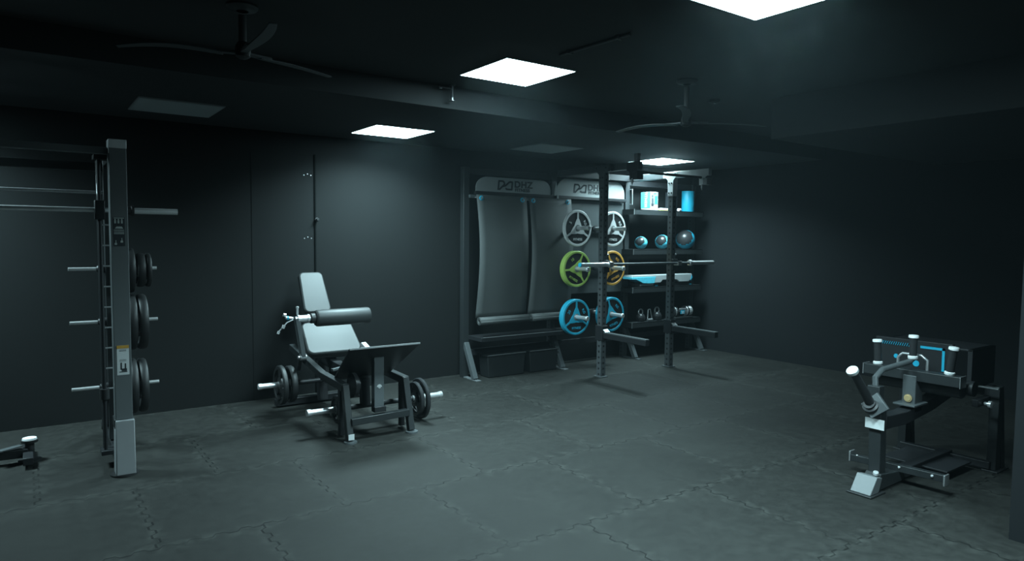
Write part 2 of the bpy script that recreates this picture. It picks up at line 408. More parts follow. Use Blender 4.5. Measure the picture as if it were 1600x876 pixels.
# ================================================================= smith machine (left)
SX = .505
t = thing('smith_machine', 'tall charcoal smith machine with silver foot covers, cut by the left edge', 'smith machine', (-.5, 5.4, 0))
for sx, w_ in ((SX, .10), (-1.55, .10)):
    MB().bar((sx, 5.15, .36), (sx, 5.15, 2.16), .10, .11, (0, 1, 0)).build('front_post', STEELP, t, bevel=.004)
    c = MB().box(sx-.052, sx+.052, 5.092, 5.208, 2.155, 2.212); c.build('post_cap', PALE, t, bevel=.004)
    MB().bar((sx-.0, 5.15, .39), (sx, 5.155, .33), .115, .12, (0, 1, 0)).build('post_joint', STEEL, t, bevel=.004)
    fc = MB().prism([(-.058, .0), (.058, 0), (.055, .37), (-.055, .37)], (sx+.002, 5.08, .012), (1, 0, 0), (0, -.03, 1), (0, .13, 0)); fc.build('foot_cover', GREY, t, bevel=.006)
    MB().lathe((sx, 5.15, 0), (0, 0, 1), [(0, 0), (0, .085), (.012, .085), (.014, 0)], 28).build('rubber_foot', RUBBER, t)
    # rear post and side frame
    MB().box(sx-.035, sx+.035, 5.70, 5.77, .10, 2.16).build('rear_post', STEEL, t, bevel=.004)
    MB().box(sx-.03, sx+.03, 5.2, 5.72, 2.09, 2.16).build('side_beam', STEEL, t, bevel=.004)
    MB().box(sx-.035, sx+.035, 5.15, 6.3, .02, .09).build('base_rail', STEELD, t, bevel=.004)
    MB().bar((sx-.02, 5.72, .42), (sx-.02, 6.22, .08), .06, .05).build('rear_brace', STEEL, t, bevel=.004)
    s = -1 if sx > 0 else 1
    gx = sx + s*.085
    MB().cyl((gx, 5.40, .10), (gx, 5.40, 2.14), .0125, 18).build('guide_rod', STEELD, t)
    MB().box(gx-.012, gx+.012, 5.445, 5.475, .10, 2.14).build('rack_strip', STEEL, t, bevel=.002)
    for z in (.10, 2.12): MB().box(min(gx, sx)-.03, max(gx, sx)+.0, 5.36, 5.49, z-.015, z+.015).build('rod_bracket', STEELD, t, bevel=.002)
    for i in range(9):
        z = .53+.142*i
        MB().cyl((gx-.005, 5.45, z), (sx-.01*s, 5.45, z), .006, 10).build('catch_peg', CHROMED, t)
    MB().lathe((gx, 5.40, .47), (0, 0, 1), [(0, .0125), (0, .03), (.07, .03), (.07, .0125)], 20).build('safety_stop', RUBBER, t)
    for z in (1.352, .968, .49):
        for s2, ln in ((-1, .225), (1, .265)):
            p = MB(); x0 = sx+s2*.035
            p.cyl((x0+s2*.05, 5.735, z), (x0+s2*ln, 5.735, z), .0125, 18)
            wp = p.build('weight_peg', CHROME, t)
            MB().lathe((x0, 5.735, z), (s2, 0, 0), [(0, 0), (0, .030), (.03, .030), (.05, .022), (.055, .013)], 22).build('peg_collar', STEELD, wp)
MB().box(-1.6, SX-.05, 5.16, 5.22, 2.12, 2.165).build('top_beam', STEELP, t, bevel=.004)
MB().box(-1.55, SX, 5.72, 5.76, 2.05, 2.11).build('rear_beam', STEEL, t, bevel=.004)
MB().cyl((-1.55, 5.735, 1.90), (SX-.03, 5.735, 1.90), .012, 14).build('rear_tube', CHROMED, t)
br = MB().cyl((-1.5, 5.40, 1.765), (SX+.02, 5.40, 1.765), .016, 20).build('lift_bar', CHROME, t)
for s, x0 in ((1, SX+.055), (-1, -1.605)):
    MB().cyl((x0+s*.06, 5.40, 1.765), (x0+s*.34, 5.40, 1.765), .021, 24).build('bar_sleeve', CHROME, br)
    MB().lathe((x0-s*.02, 5.40, 1.765), (s, 0, 0), [(0, 0), (0, .030), (.065, .030), (.07, .036), (.085, .036), (.087, 0)], 24).build('bar_collar', RUBBER, br)
for gx in (SX-.085, -1.55+.085):
    c = MB().box(gx-.03, gx+.03, 5.365, 5.43, 1.70, 1.83).build('bar_carriage', STEELD, br, bevel=.005)
    MB().path([(gx, 5.40, 1.83), (gx-.005, 5.44, 1.88), (gx-.005, 5.46, 2.0)], .008, 10).build('bar_hook', CHROMED, c)
# diagram sticker on the post, low warning sticker
st = MB().box(SX-.036, SX+.030, 5.0935, 5.0955, 1.525, 1.712).build('diagram_sticker', INK, t, smooth=False); st['label'] = 'dark sticker of small grey exercise drawings'
g = MB()
g.box(SX-.032, SX+.026, 5.092, 5.0938, 1.704, 1.709)
for i in range(3):
    x = SX-.024+.019*i; g.box(x-.005, x+.005, 5.092, 5.0938, 1.672, 1.692); g.lathe((x, 5.0938, 1.697), (0, -1, 0), [(0, 0), (0, .0045), (.0012, .0045), (.0013, 0)], 10)
g.prism([(-.026, 0), (.022, 0), (.014, .014), (-.016, .014)], (SX-.001, 5.0938, 1.638), (1, 0, 0), (0, 0, 1), (0, -.0015, 0))
for z in (1.628, 1.616, 1.606): g.box(SX-.033, SX+.026, 5.092, 5.0938, z-.0025, z+.0025)
for dx, z in ((-.022, 1.545), (.012, 1.560)):
    g.box(SX+dx-.008, SX+dx+.006, 5.092, 5.0938, z-.012, z); g.box(SX+dx-.002, SX+dx+.002, 5.092, 5.0938, z, z+.018)
g.build('sticker_drawing', mat('sticker_grey_ink', (.42, .46, .44), .6, noise=.2, nscale=90), st, smooth=False)
st = MB().box(SX-.034, SX+.036, 5.0935, 5.0955, .68, .875).build('warning_sticker', LABEL, t, smooth=False); st['label'] = 'white sticker with an amber header band'
MB().box(SX-.034, SX+.036, 5.0920, 5.0936, .855, .875).build('sticker_header', AMBER, st, smooth=False)
g = MB().box(SX-.014, SX-.006, 5.0922, 5.0936, .715, .762).box(SX-.007, SX+.022, 5.0922, 5.0936, .705, .722).box(SX+.010, SX+.018, 5.0922, 5.0936, .722, .755).box(SX-.022, SX+.024, 5.0922, 5.0936, .698, .703)
for z in (.772, .780, .838, .845): g.box(SX-.02, SX+.02, 5.0925, 5.0936, z-.001, z+.001)
g.build('sticker_drawing', INK, st, smooth=False)
for z, R, lst in ((1.352, .165, ((.085, .165, .05), (.155, .125, .05), (.205, .125, .03))), (.968, .2, ((.085, .205, .055), (.155, .205, .055))), (.49, .2, ((.085, .205, .05), (.150, .20, .05)))):
    for i, (dx, R_, th) in enumerate(lst):
        lv = {1.352: 'top', .968: 'middle', .49: 'bottom'}[z]
        ps = ('against the post', 'outermost') if len(lst) == 2 else ('largest, against the post', 'smaller, in the middle', 'smaller, outermost')
        place_plate(R_, th, (SX+.035+dx, 5.735, z-.0135), 'black rubber weight plate on the %s peg of the smith machine, %s' % (lv, ps[i]), 'plates stored on the smith machine')

# low bench at the left edge
t = thing('flat_bench', 'low black bench foot with a round pale cap, cut by the left edge', 'bench', (-.5, 5.75, 0))
MB().bar((-.02, 5.60, .055), (-.02, 6.05, .055), .06, .05).build('cross_foot', STEELD, t, bevel=.004)
MB().bar((-.02, 5.80, .07), (-1.3, 5.80, .10), .06, .06).build('spine_tube', STEELD, t, bevel=.004)
MB().bar((-1.25, 5.55, .03), (-1.25, 6.05, .03), .06, .05).build('rear_foot', STEELD, t, bevel=.004)
MB().lathe((-.01, 5.82, .0), (0, 0, 1), [(0, 0), (0, .07), (.012, .07), (.014, .028), (.13, .028), (.135, .05), (.152, .052), (.156, 0)], 28).build('roller_post', RUBBER, t)
MB().lathe((-.01, 5.82, .154), (0, 0, 1), [(0, 0), (0, .045), (.012, .042), (.014, 0)], 28).build('post_cap', WHITE, t)
MB().bar((-.06, 5.80, .125), (-.18, 5.74, .12), .05, .006).build('foot_plate', STEELG, t, bevel=.001)
MB().bar((-.6, 5.80, .1), (-.6, 5.80, .38), .06, .05).build('upright', STEELD, t, bevel=.004)
MB().box(-1.40, -.42, 5.66, 5.94, .38, .45).build('pad', VINYLD, t, bevel=.02)

# ================================================================= seated hip machine (centre)
HX = 2.287
t = thing('hip_press_machine', 'black plate-loaded hip machine with inclined seat, roller pad and footplate', 'exercise machine', (HX, 5.7, 0))
def padshape(name, c, ax, ay, wx, wy, th, ma, r=.05, taper=1.):
    """rounded slab: centre c, axes ax (width) ay (length)"""
    ax, ay = Vector(ax).normalized(), Vector(ay).normalized(); nz = ax.cross(ay).normalized(); pl = []
    for cx, cy, a0 in ((1, 1, 0), (-1, 1, 90), (-1, -1, 180), (1, -1, 270)):
        for i in range(7):
            a = math.radians(a0+15*i); k = taper if cy > 0 else 1.
            pl.append(((wx/2*k-r)*cx + r*math.cos(a), (wy/2-r)*cy + r*math.sin(a)))
    b = MB().prism(pl, Vector(c)-nz*th/2, ax, ay, nz*th)
    return b.build(name, ma, t, bevel=.014, angle=60)
# seat and backrest
seat = padshape('seat', (HX, 6.10, .655), (1, 0, 0), (0, .27, .25), .51, .37, .07, VINYL, .06, .95)
MB().bar((HX, 5.99, .50), (HX, 6.27, .76), .44, .02, (0, -1, 1)).build('seat_board', STEELD, seat, bevel=.003)
bk = padshape('backrest', (HX-.005, 6.52, 1.05), (1, 0, 0), (0, .225, .37), .265, .44, .06, VINYL, .05, .9)
MB().bar((HX, 6.43, .83), (HX, 6.60, 1.12), .06, .03, (0, -1, .6)).build('backrest_bracket', STEELD, bk, bevel=.003)
# frame
fr = MB()
fr.bar((HX, 5.32, .40), (HX, 6.52, .46), .08, .08).bar((HX, 6.30, .04), (HX, 6.45, .86), .08, .08, (0, 1, 0)).bar((HX, 6.05, .46), (HX, 6.28, .72), .06, .06)
fr.build('main_frame', STEELD, t, bevel=.004)
MB().bar((HX-.42, 6.40, .045), (HX+.42, 6.40, .045), .07, .06).build('rear_foot', STEELD, t, bevel=.004)
for s in (-1, 1):
    x0 = HX+s*.265
    lg = MB().bar((x0, 4.985, .015), (x0-s*.004, 5.09, .435), .052, .052, (0, 1, 0)).build('leg', STEEL, t, bevel=.004)
    MB().lathe((x0, 4.97, 0), (0, 0, 1), [(0, 0), (0, .052), (.012, .05), (.014, 0)], 24).build('foot_cap', STEELG, lg)
    MB().bar((x0, 5.16, .015), (x0, 5.16, .40), .042, .042, (0, 1, 0)).build('inner_leg', STEELD, t, bevel=.004)
    MB().bar((x0, 5.08, .415), (x0, 5.55, .43), .06, .06).build('side_rail', STEEL, t, bevel=.004)
    MB().bar((x0, 5.55, .43), (HX+s*.30, 6.28, .58), .055, .055).build('side_tube', STEEL, t, bevel=.004)
MB().box(HX-.294, HX-.247, 4.9365, 4.9400, .03, .075).build('leg_label', LABEL, t, smooth=False)
MB().bar((HX-.25, 5.00, .155), (HX+.25, 5.00, .165), .055, .055).build('cross_tube', STEEL, t, bevel=.004)
# footplate on its swinging column
ft = MB(); top = [(-.30, 4.90, .735), (.30, 4.90, .735)]; bot = [(-.255, 5.34, .43), (.235, 5.34, .43)]
nrm = Vector((0, .57, .82)); P4 = [Vector((HX+a, b_, c_)) for a, b_, c_ in (bot[0], bot[1], top[1], top[0])]
ft.add([*P4, *[p+nrm*.014 for p in P4]], [(0, 1, 2, 3), (7, 6, 5, 4), (0, 4, 5, 1), (1, 5, 6, 2), (2, 6, 7, 3), (3, 7, 4, 0)])
fp = ft.build('footplate', STEELD, t, bevel=.002)
MB().bar((HX-.30, 4.894, .746), (HX+.30, 4.894, .746), .008, .012).build('footplate_lip', CHROMED, fp)
cl = MB().bar((HX+.01, 5.07, .64), (HX-.01, 5.03, .20), .085, .06, (0, 1, 0)).build('footplate_column', STEELG, t, bevel=.004)
MB().lathe((HX-.0, 5.03, .40), (0, -1, 0), [(0, 0), (0, .022), (.012, .022), (.012, .012), (.016, .012), (.016, 0)], 20).build('pivot_bolt', CHROME, cl)
MB().bar((HX-.055, 5.01, .225), (HX+.045, 5.01, .225), .05, .045).build('column_clamp', STEELD, cl, bevel=.004)
MB().lathe((HX-.16, 5.20, .40), (1, 0, 0), [(0, 0), (0, .10), (.03, .10), (.03, .05), (.06, .05), (.06, 0)], 40).build('cam_disc', RUBBERG, t)
for dx in (-.07, 0.0): MB().bar((HX+dx-.14, 5.50, .48), (HX+dx+.22, 5.62, .50), .03, .02).build('under_seat_bar', STEELG, t, bevel=.002)
# hip roller on its side arm
MB().lathe((HX-.245, 5.80, .889), (1, 0, 0), [(0, 0), (0, .045), (.0, .062), (.008, .07), (.018, .073), (.485, .073), (.495, .070), (.50, .06), (.50, 0)], 40).build('hip_roller', VINYL, t)
MB().cyl((HX-.42, 5.80, .894), (HX-.22, 5.80, .89), .022, 22).lathe((HX-.40, 5.80, .893), (1, 0, 0), [(0, .022), (0, .034), (.015, .034), (.015, .030), (.085, .030), (.085, .036), (.10, .036), (.10, .022)], 26).build('roller_sleeve', CHROME, t)
MB().lathe((HX-.285, 5.80, .891), (1, 0, 0), [(0, .02), (0, .045), (.04, .045), (.04, .02)], 24).build('roller_collar', RUBBER, t)
arm = MB().bar((HX-.405, 5.80, .90), (HX-.355, 5.80, .56), .04, .06).build('roller_arm', STEELG, t, bevel=.004)
MB().bar((HX-.355, 5.84, .60), (HX-.33, 6.0, .42), .03, .04).build('arm_link', STEELD, arm, bevel=.004)
MB().lathe((HX-.33, 5.80, .56), (-1, 0, 0), [(0, 0), (0, .03), (.05, .03), (.055, .016), (.07, .016), (.07, 0)], 20).build('arm_pivot', CHROMED, arm)
kn = MB()
kn.cyl((HX-.40, 5.80, .93), (HX-.40, 5.80, .985), .009, 12).lathe((HX-.40, 5.80, .985), (0, 0, 1), [(0, 0), (0, .013), (.014, .012), (.018, 0)], 14)
kn.cyl((HX-.44, 5.80, .90), (HX-.50, 5.80, .91), .012, 12)
kn.lathe((HX-.50, 5.80, .93), (-1, 0, .3), [(0, 0), (0, .015), (.02, .015), (.022, 0)], 14).lathe((HX-.52, 5.78, .85), (-.4, 0, -1), [(0, 0), (0, .014), (.03, .013), (.032, 0)], 14)
kn.path([(HX-.44, 5.79, .89), (HX-.49, 5.79, .87), (HX-.56, 5.79, .80)], .005, 8).lathe((HX-.56, 5.79, .80), (-.4, 0, -1), [(0, 0), (0, .011), (.025, .011), (.027, 0)], 12)
kn.build('locking_pin', CHROME, arm)
MB().lathe((HX-.475, 5.80, .905), (-1, 0, 0), [(0, 0), (0, .017), (.014, .017), (.016, 0)], 16).build('pin_knob', CYAN, arm)
# belt clip by the seat
MB().bar((HX+.262, 5.95, .615), (HX+.290, 5.88, .560), .055, .014).build('belt_clip', PALE, t, bevel=.003)
# weight horns
def horn(x0, x1, y, z, r=.024, tip=.027):
    s = 1 if x1 > x0 else -1
    h = MB().lathe((x0, y, z), (s, 0, 0), [(0, 0), (0, r), (abs(x1-x0)-.03, r), (abs(x1-x0)-.03, tip), (abs(x1-x0)-.004, tip), (abs(x1-x0), tip-.004), (abs(x1-x0), 0)], 26)
    return h.build('weight_horn', CHROME, t)
horn(HX-.20, 1.79, 5.30, .193, .0245, .030); horn(HX+.44, 3.02, 5.30, .193, .0245, .029); MB().cyl((HX-.21, 5.30, .193), (HX+.45, 5.30, .193), .021, 20).build('axle', STEELD, t); horn(HX-.34, 1.605, 6.0, .30); MB().cyl((HX-.36, 6.0, .30), (HX+.20, 6.0, .30), .022, 20).build('axle', STEELD, t)
MB().bar((HX, 5.30, .193), (HX, 5.32, .42), .07, .07, (0, 1, 0)).build('carriage_arm', STEELD, t, bevel=.004)
MB().bar((HX, 6.0, .30), (HX, 6.02, .46), .07, .07, (0, 1, 0)).build('counter_arm', STEELD, t, bevel=.004)
place_plate(.172, .04, (1.80, 6.0, .30-.005), 'black weight plate, outer of two on the rear left horn of the hip machine', 'plates loaded on the hip machine')
place_plate(.162, .05, (1.88, 6.0, .30-.005), 'black weight plate, inner of two on the rear left horn of the hip machine', 'plates loaded on the hip machine')
place_plate(.115, .03, (2.045, 5.30, .190), 'small glossy weight plate, outer on the front left horn of the hip machine', 'plates loaded on the hip machine', RUBBERG)
place_plate(.115, .03, (2.09, 5.30, .190), 'small glossy weight plate, inner on the front left horn of the hip machine', 'plates loaded on the hip machine', RUBBERG)
place_plate(.178, .035, (2.80, 5.30, .187), 'glossy black weight plate with grip holes, outermost on the front right horn', 'plates loaded on the hip machine', RUBBERG, .5)
place_plate(.150, .035, (2.755, 5.30, .187), 'smaller glossy black weight plate, inner on the front right horn', 'plates loaded on the hip machine', RUBBERG, .1)

# ================================================================= wall storage system
PX = (4.085, 5.36, 6.63, 7.985)
t = storage = thing('storage_rack', 'long black wall storage rack with banner boards, shelves, mat hooks and plate horns', 'storage rack', (6.0, 6.65, 0))
for i, x in enumerate(PX):
    MB().box(x-.0375, x+.0375, 6.615, 6.69, .0, 2.40).build('post', PERFD if i else STEEL, t, bevel=.003)
    MB().bar((x, 6.62, .40), (x, 6.415, .012), .06, .055, (0, 1, 0)).build('foot_brace', STEELG, t, bevel=.003)
    MB().box(x-.03, x+.03, 6.33, 6.69, .0, .012).build('foot_plate', GREYD if i < 2 else STEELG, t, bevel=.002)
for a, b_ in zip(PX[:-1], PX[1:]):
    for z in (2.36, .28): MB().box(a+.0375, b_-.0375, 6.63, 6.68, z-.035, z+.035).build('cross_rail', STEELD, t, bevel=.003)
# banner boards: rounded arch-topped boards
def banner(x0, x1, z0, z1, xtext, first):
    pl = []
    w_ = x1-x0; h_ = z1-z0; n = 8
    pl += [(0, 0), (w_, 0)]
    for i in range(n+1): a = i/n*PI/2; pl.append((w_-.16+.16*math.cos(a)**.8 if math.cos(a) > 1e-6 else w_-.16, h_*(.25+.75*math.sin(a)**1.0)))
    for i in range(n+1): a = PI/2*(1-i/n); pl.append((.16-.16*math.cos(a) if math.cos(a) > 1e-6 else .16, h_*(.25+.75*math.sin(a))))
    b = MB().prism(pl, (x0, 6.60, z0), (1, 0, 0), (0, 0, 1), (0, .012, 0))
    bo = b.build('banner_board', BANNER, t, smooth=False, bevel=.002)
    MB().box(x0-.02, x1+.02, 6.575, 6.612, z0-.035, z0).build('banner_rail', STEELD, bo, bevel=.002)
    # angular mark + wording
    zc = z0+h_*.47; x = xtext
    g = MB(); Q = [(-.115, -.055), (-.105, .05), (-.045, .05), (-.02, .02), (-.095, -.045), (-.03, .005), (.005, .0), (.035, .045), (.085, .045), (.075, -.045), (.01, -.045)]
    def seg(p, q, wd=.014):
        g.bar((x+p[0], 6.5985, zc+p[1]), (x+q[0], 6.5985, zc+q[1]), .003, wd*1.5, Vector((q[1]-p[1], 0, -(q[0]-p[0]))))
    for p, q in (((-.115, -.055), (-.103, .055)), ((-.11, .05), (-.045, .05)), ((-.045, .052), (-.02, .018)), ((-.02, .018), (-.10, -.05)), ((-.055, -.01), (-.01, .0)), ((-.01, .0), (.045, .045)), ((.045, .045), (.09, .045)), ((.088, .05), (.078, -.05)), ((.085, -.042), (.015, -.042)), ((.015, -.045), (-.01, -.03))):
        seg(p, q)
    g.build('brand_mark', INK, bo, smooth=False)
    text('brand_lettering', 'DHZ', .105, (x+.25, 6.5985, zc+.018), FRONT, INK, bo, sx=1.15, space=1.1)
    text('brand_lettering', 'FITNESS', .052, (x+.235, 6.5985, zc-.045), FRONT, INK, bo, sx=1.15, space=1.05)
banner(4.20, 5.29, 2.135, 2.305, 4.62, True)
banner(5.385, 6.55, 2.135, 2.35, 5.78, False)
MB().prism([(0, 0), (.055, 0), (.05, .06), (.028, .17), (.006, .08)], (5.325, 6.57, 2.13), (1, 0, 0), (0, 0, 1), (0, .012, 0)).build('banner_bracket', BANNER, t, bevel=.001)
MB().box(5.36, 5.385, 6.56, 6.57, 2.02, 2.14).build('banner_bracket', BANNER, t, bevel=.001)
# mat bar and hooks
MB().box(4.11, 5.46, 6.575, 6.612, 2.055, 2.09).build('mat_rail', STEELG, t, bevel=.002)
for i, x in enumerate((4.175, 4.745, 4.905, 5.43)):
    MB().path([(x, 6.58, 2.06), (x, 6.50, 2.05), (x, 6.44, 2.035), (x, 6.425, 2.06)], .007, 10).build('mat_hook', CHROMED, t)
# seat-like bench shelf and roll rest
MB().box(4.12, 5.60, 6.34, 6.62, .44, .485).build('bench_shelf', STEELD, t, bevel=.003)
MB().bar((4.14, 6.335, .488), (5.60, 6.335, .488), .006, .006).build('bench_edge', CHROMED, t)
# plate rails with horns
HZ = ((1.73, 'white'), (1.24, 'mid'), (.655, 'blue'))
for z, _ in HZ:
    MB().box(5.40, 6.59, 6.58, 6.615, z-.035, z+.035).build('plate_rail', STEELD, t, bevel=.003)
    for x in (5.425, 6.01):
        h = MB().lathe((x, 6.58, z), (0, -1, 0), [(0, 0), (0, .024), (.515, .024), (.517, .028), (.54, .028), (.545, .024), (.545, 0)], 26).build('plate_horn', CHROME, t)
        MB().lathe((x, 6.58, z), (0, -1, 0), [(0, 0), (0, .045), (.02, .045), (.022, .024)], 24).build('horn_flange', STEELD, h)
MB().box(5.42, 6.58, 6.64, 6.652, .9, 2.09).build('back_panel', mat('rack_panel_paint', (.045, .052, .054), .5, noise=.05, nscale=8), t, smooth=False)
# shelves
SZ = (2.0, 1.470, .958, .488)
for z in SZ:
    s = MB().box(6.56, 7.95, 6.415, 6.70, z-.012, z).box(6.56, 7.95, 6.415, 6.425, z-.07, z).box(6.56, 6.568, 6.415, 6.68, z-.07, z).box(7.942, 7.95, 6.415, 6.68, z-.07, z)
    so = s.build('shelf', STEEL, t, bevel=.0015, smooth=False)
    MB().box(6.553, 6.559, 6.412, 6.424, z-.072, z+.004).build('shelf_end_clip', CHROMED, so)
# bracket frame beside the shelves
MB().path([(6.66, 6.60, 2.27), (6.66, 6.56, 2.27), (6.66, 6.56, 2.07), (6.66, 6.60, 2.07)], .008, 10).build('side_hook', CHROMED, t)

# hanging mats
def hanging_mat(x0, x1, label):
    tt = thing('exercise_mat', label, 'exercise mat', ((x0+x1)/2, 6.47, .66), 'mats hung on the storage rack')
    n = 22; prof = []
    for i in range(n+1):
        q = i/n; z = 2.085 - (2.085-.70)*q
        y = 6.455 - .055*math.sin(q*PI) - .03*q
        wob = .012*math.sin(q*4.2+.4); prof.append((z, y, x0+.012*math.sin(q*PI*.9)+wob*.6-.01*q, x1-.010*math.sin(q*PI)+wob*.5))
    b = MB(); vs = []; fs = []; m_ = 8
    for (z, y, a, c) in prof:
        for j in range(m_+1):
            x = a+(c-a)*j/m_; yy = y + .012*math.cos(j/m_*2*PI)*(.3+.7*(2.085-z))
            vs.append((x, yy, z)); 
    for i in range(n):
        for j in range(m_): fs.append((i*(m_+1)+j, i*(m_+1)+j+1, (i+1)*(m_+1)+j+1, (i+1)*(m_+1)+j))
    b.add(vs, fs); o = b.build('mat_sheet', MATM, tt)
    md = o.modifiers.new('thick', 'SOLIDIFY'); md.thickness = .012; md.offset = 0
    # curled lower end (spiral roll)
    sp = []; N_ = 34
    for i in range(N_+1):
        a = i/N_*2.2*2*PI; r = .048 - .030*i/N_
        sp.append((6.385 - math.cos(a)*r*1.0 + .018 - .018, .672 - math.sin(a)*r))
    b = MB(); vs = []; fs = []
    for (y, z) in sp: vs += [(x0+.0, y, z), (x1-.0, y, z)]
    for i in range(N_): fs.append((2*i, 2*i+1, 2*i+3, 2*i+2))
    b.add(vs, fs); o = b.build('mat_roll', MATM, tt); md = o.modifiers.new('thick', 'SOLIDIFY'); md.thickness = .009; md.offset = 0
    for x in (x0+.06, x1-.06):
        MB().lathe((x, 6.455, 2.045), (0, -1, 0), [(0, .013), (0, .028), (.010, .030), (.013, .026), (.013, .013)], 24, closed=True).build('eyelet', CYAN, tt)
    return tt
hanging_mat(4.115, 4.805, 'charcoal exercise mat hung by blue eyelets, nearer the left end post')
hanging_mat(4.845, 5.49, 'charcoal exercise mat hung by blue eyelets, beside the coloured weight plates')

# storage bins under the bench shelf
def bin_(x0, x1, label):
    tt = thing('storage_bin', label, 'storage bin', ((x0+x1)/2, 6.5, 0), 'bins below the hanging mats')
    MB().prism([(.02, 0), (x1-x0-.02, 0), (x1-x0, .255), (0, .255)], (x0, 6.43, .002), (1, 0, 0), (0, 0, 1), (0, .18, 0)).build('tub', BIN, tt, bevel=.008)
    MB().box(x0-.008, x1+.008, 6.42, 6.615, .245, .262).build('rim', BIN, tt, bevel=.003)
    MB().bar((x0, 6.419, .262), (x1, 6.419, .262), .004, .005).build('rim_edge', CHROMED, tt)
    return tt
bin_(4.26, 4.80, 'low black bin under the bench shelf, left of the two')
bin_(4.86, 5.295, 'low black bin under the bench shelf, right of the two')

# coloured plates: axis -Y, face at y<0
def color_plate(ma, kg, R=.218, th=.034):
    tt = thing('weight_plate', '', 'weight plate')
    MB().lathe((0, 0, 0), (0, -1, 0), [(-th/2, .026), (-th/2, R*.97), (-th*.35, R), (th*.35, R), (th/2, R*.97), (th*.5, R*.88), (th*.34, R*.86), (th*.34, R*.30), (th*.34, .026)], 64, closed=True).build('disc', RUBBER, tt)
    MB().lathe((0, 0, 0), (0, -1, 0), [(-th*.36, R+.0005), (th*.36, R+.0008), (th/2+.001, R*.975), (th/2+.001, R*.875), (th*.40, R*.868), (-th*.36, R*.99)], 64, closed=True).build('rim_band', ma, tt)
    h = MB(); y0 = -th*.42
    pl = []      # rounded-triangle hub whose corners reach the rim as narrow spokes
    for k in range(3):
        a = PI/2+2*PI*k/3
        for da, r in ((-.62, .080), (-.42, .092), (-.22, .112), (-.10, .128), (-.055, R*.885), (.055, R*.885), (.10, .128), (.22, .112), (.42, .092), (.62, .080), (.8, .072), (PI/3, .068)):
            pl.append((math.cos(a+da)*r*(1 if r > .16 else .93), math.sin(a+da)*r*(1 if r > .16 else .93)))
    n = len(pl)
    vs = []; fs = []; inner = [(math.cos(PI/2+2*PI*(i-4.5)/n)*.042, math.sin(PI/2+2*PI*(i-4.5)/n)*.042) for i in range(n)]
    for y in (y0-.0035, y0+.006):
        vs += [(x, y, z) for x, z in pl] + [(x, y, z) for x, z in inner]
    for i in range(n):
        j = (i+1) % n
        fs += [(i, j, n+j, n+i), (2*n+i, 3*n+i, 3*n+j, 2*n+j), (i, 2*n+i, 2*n+j, j), (n+i, n+j, 3*n+j, 3*n+i)]
    h.add(vs, fs); h.build('spoke_hub', ma, tt, smooth=False)
    MB().lathe((0, 0, 0), (0, -1, 0), [(-th/2-.001, .0255), (-th/2-.001, .04), (th/2+.002, .04), (th/2+.002, .0255)], 32, closed=True).build('bore_ring', CHROMED, tt)
    for s, a, sz in ((kg, 150, .050), ('KG', 30, .046), ('FITNESS', 270, .040)):
        a = math.radians(a); r = .132 if s != 'FITNESS' else .135
        text('lettering', s, sz, (math.cos(a)*r, y0-.001, math.sin(a)*r), (PI/2, -(a-PI/2) if s != 'FITNESS' else 0, 0), ma, tt)
    return tt
def cplates(ma, kg, x, z, n, rot, col, side):
    pr = None
    for i in range(n):
        if pr is None: pr = o = color_plate(ma, kg)
        else: o = copy_tree(pr)
        # plates hang on the horn: bore top rests on the horn
        o.location = (x, 6.255+.038*i, z-.0015); o.rotation_euler = (0, rot+.35*i, 0)
        ps = '' if n == 1 else (', foremost' if i == 0 else ', half hidden behind its twin' if i == n-1 else ', sandwiched in the middle')
        tag(o, 'black weight plate with %s rim and spokes%s, %s column' % (col, ps, side), 'weight plate', 'colour-rimmed plates on the rack horns')
cplates(WHITE, '5', 5.425, 1.73, 1, 0, 'white', 'left')
cplates(WHITE, '5', 6.01, 1.73, 1, 0, 'white', 'right')
cplates(GREEN, '10', 5.425, 1.24, 2, .45, 'lime green', 'left')
cplates(ORANGE, '15', 6.01, 1.24, 1, -.4, 'orange', 'right')
cplates(CYAN, '20', 5.425, .655, 2, 0, 'blue', 'left')
cplates(CYAN, '20', 6.01, .655, 2, -.3, 'blue', 'right')

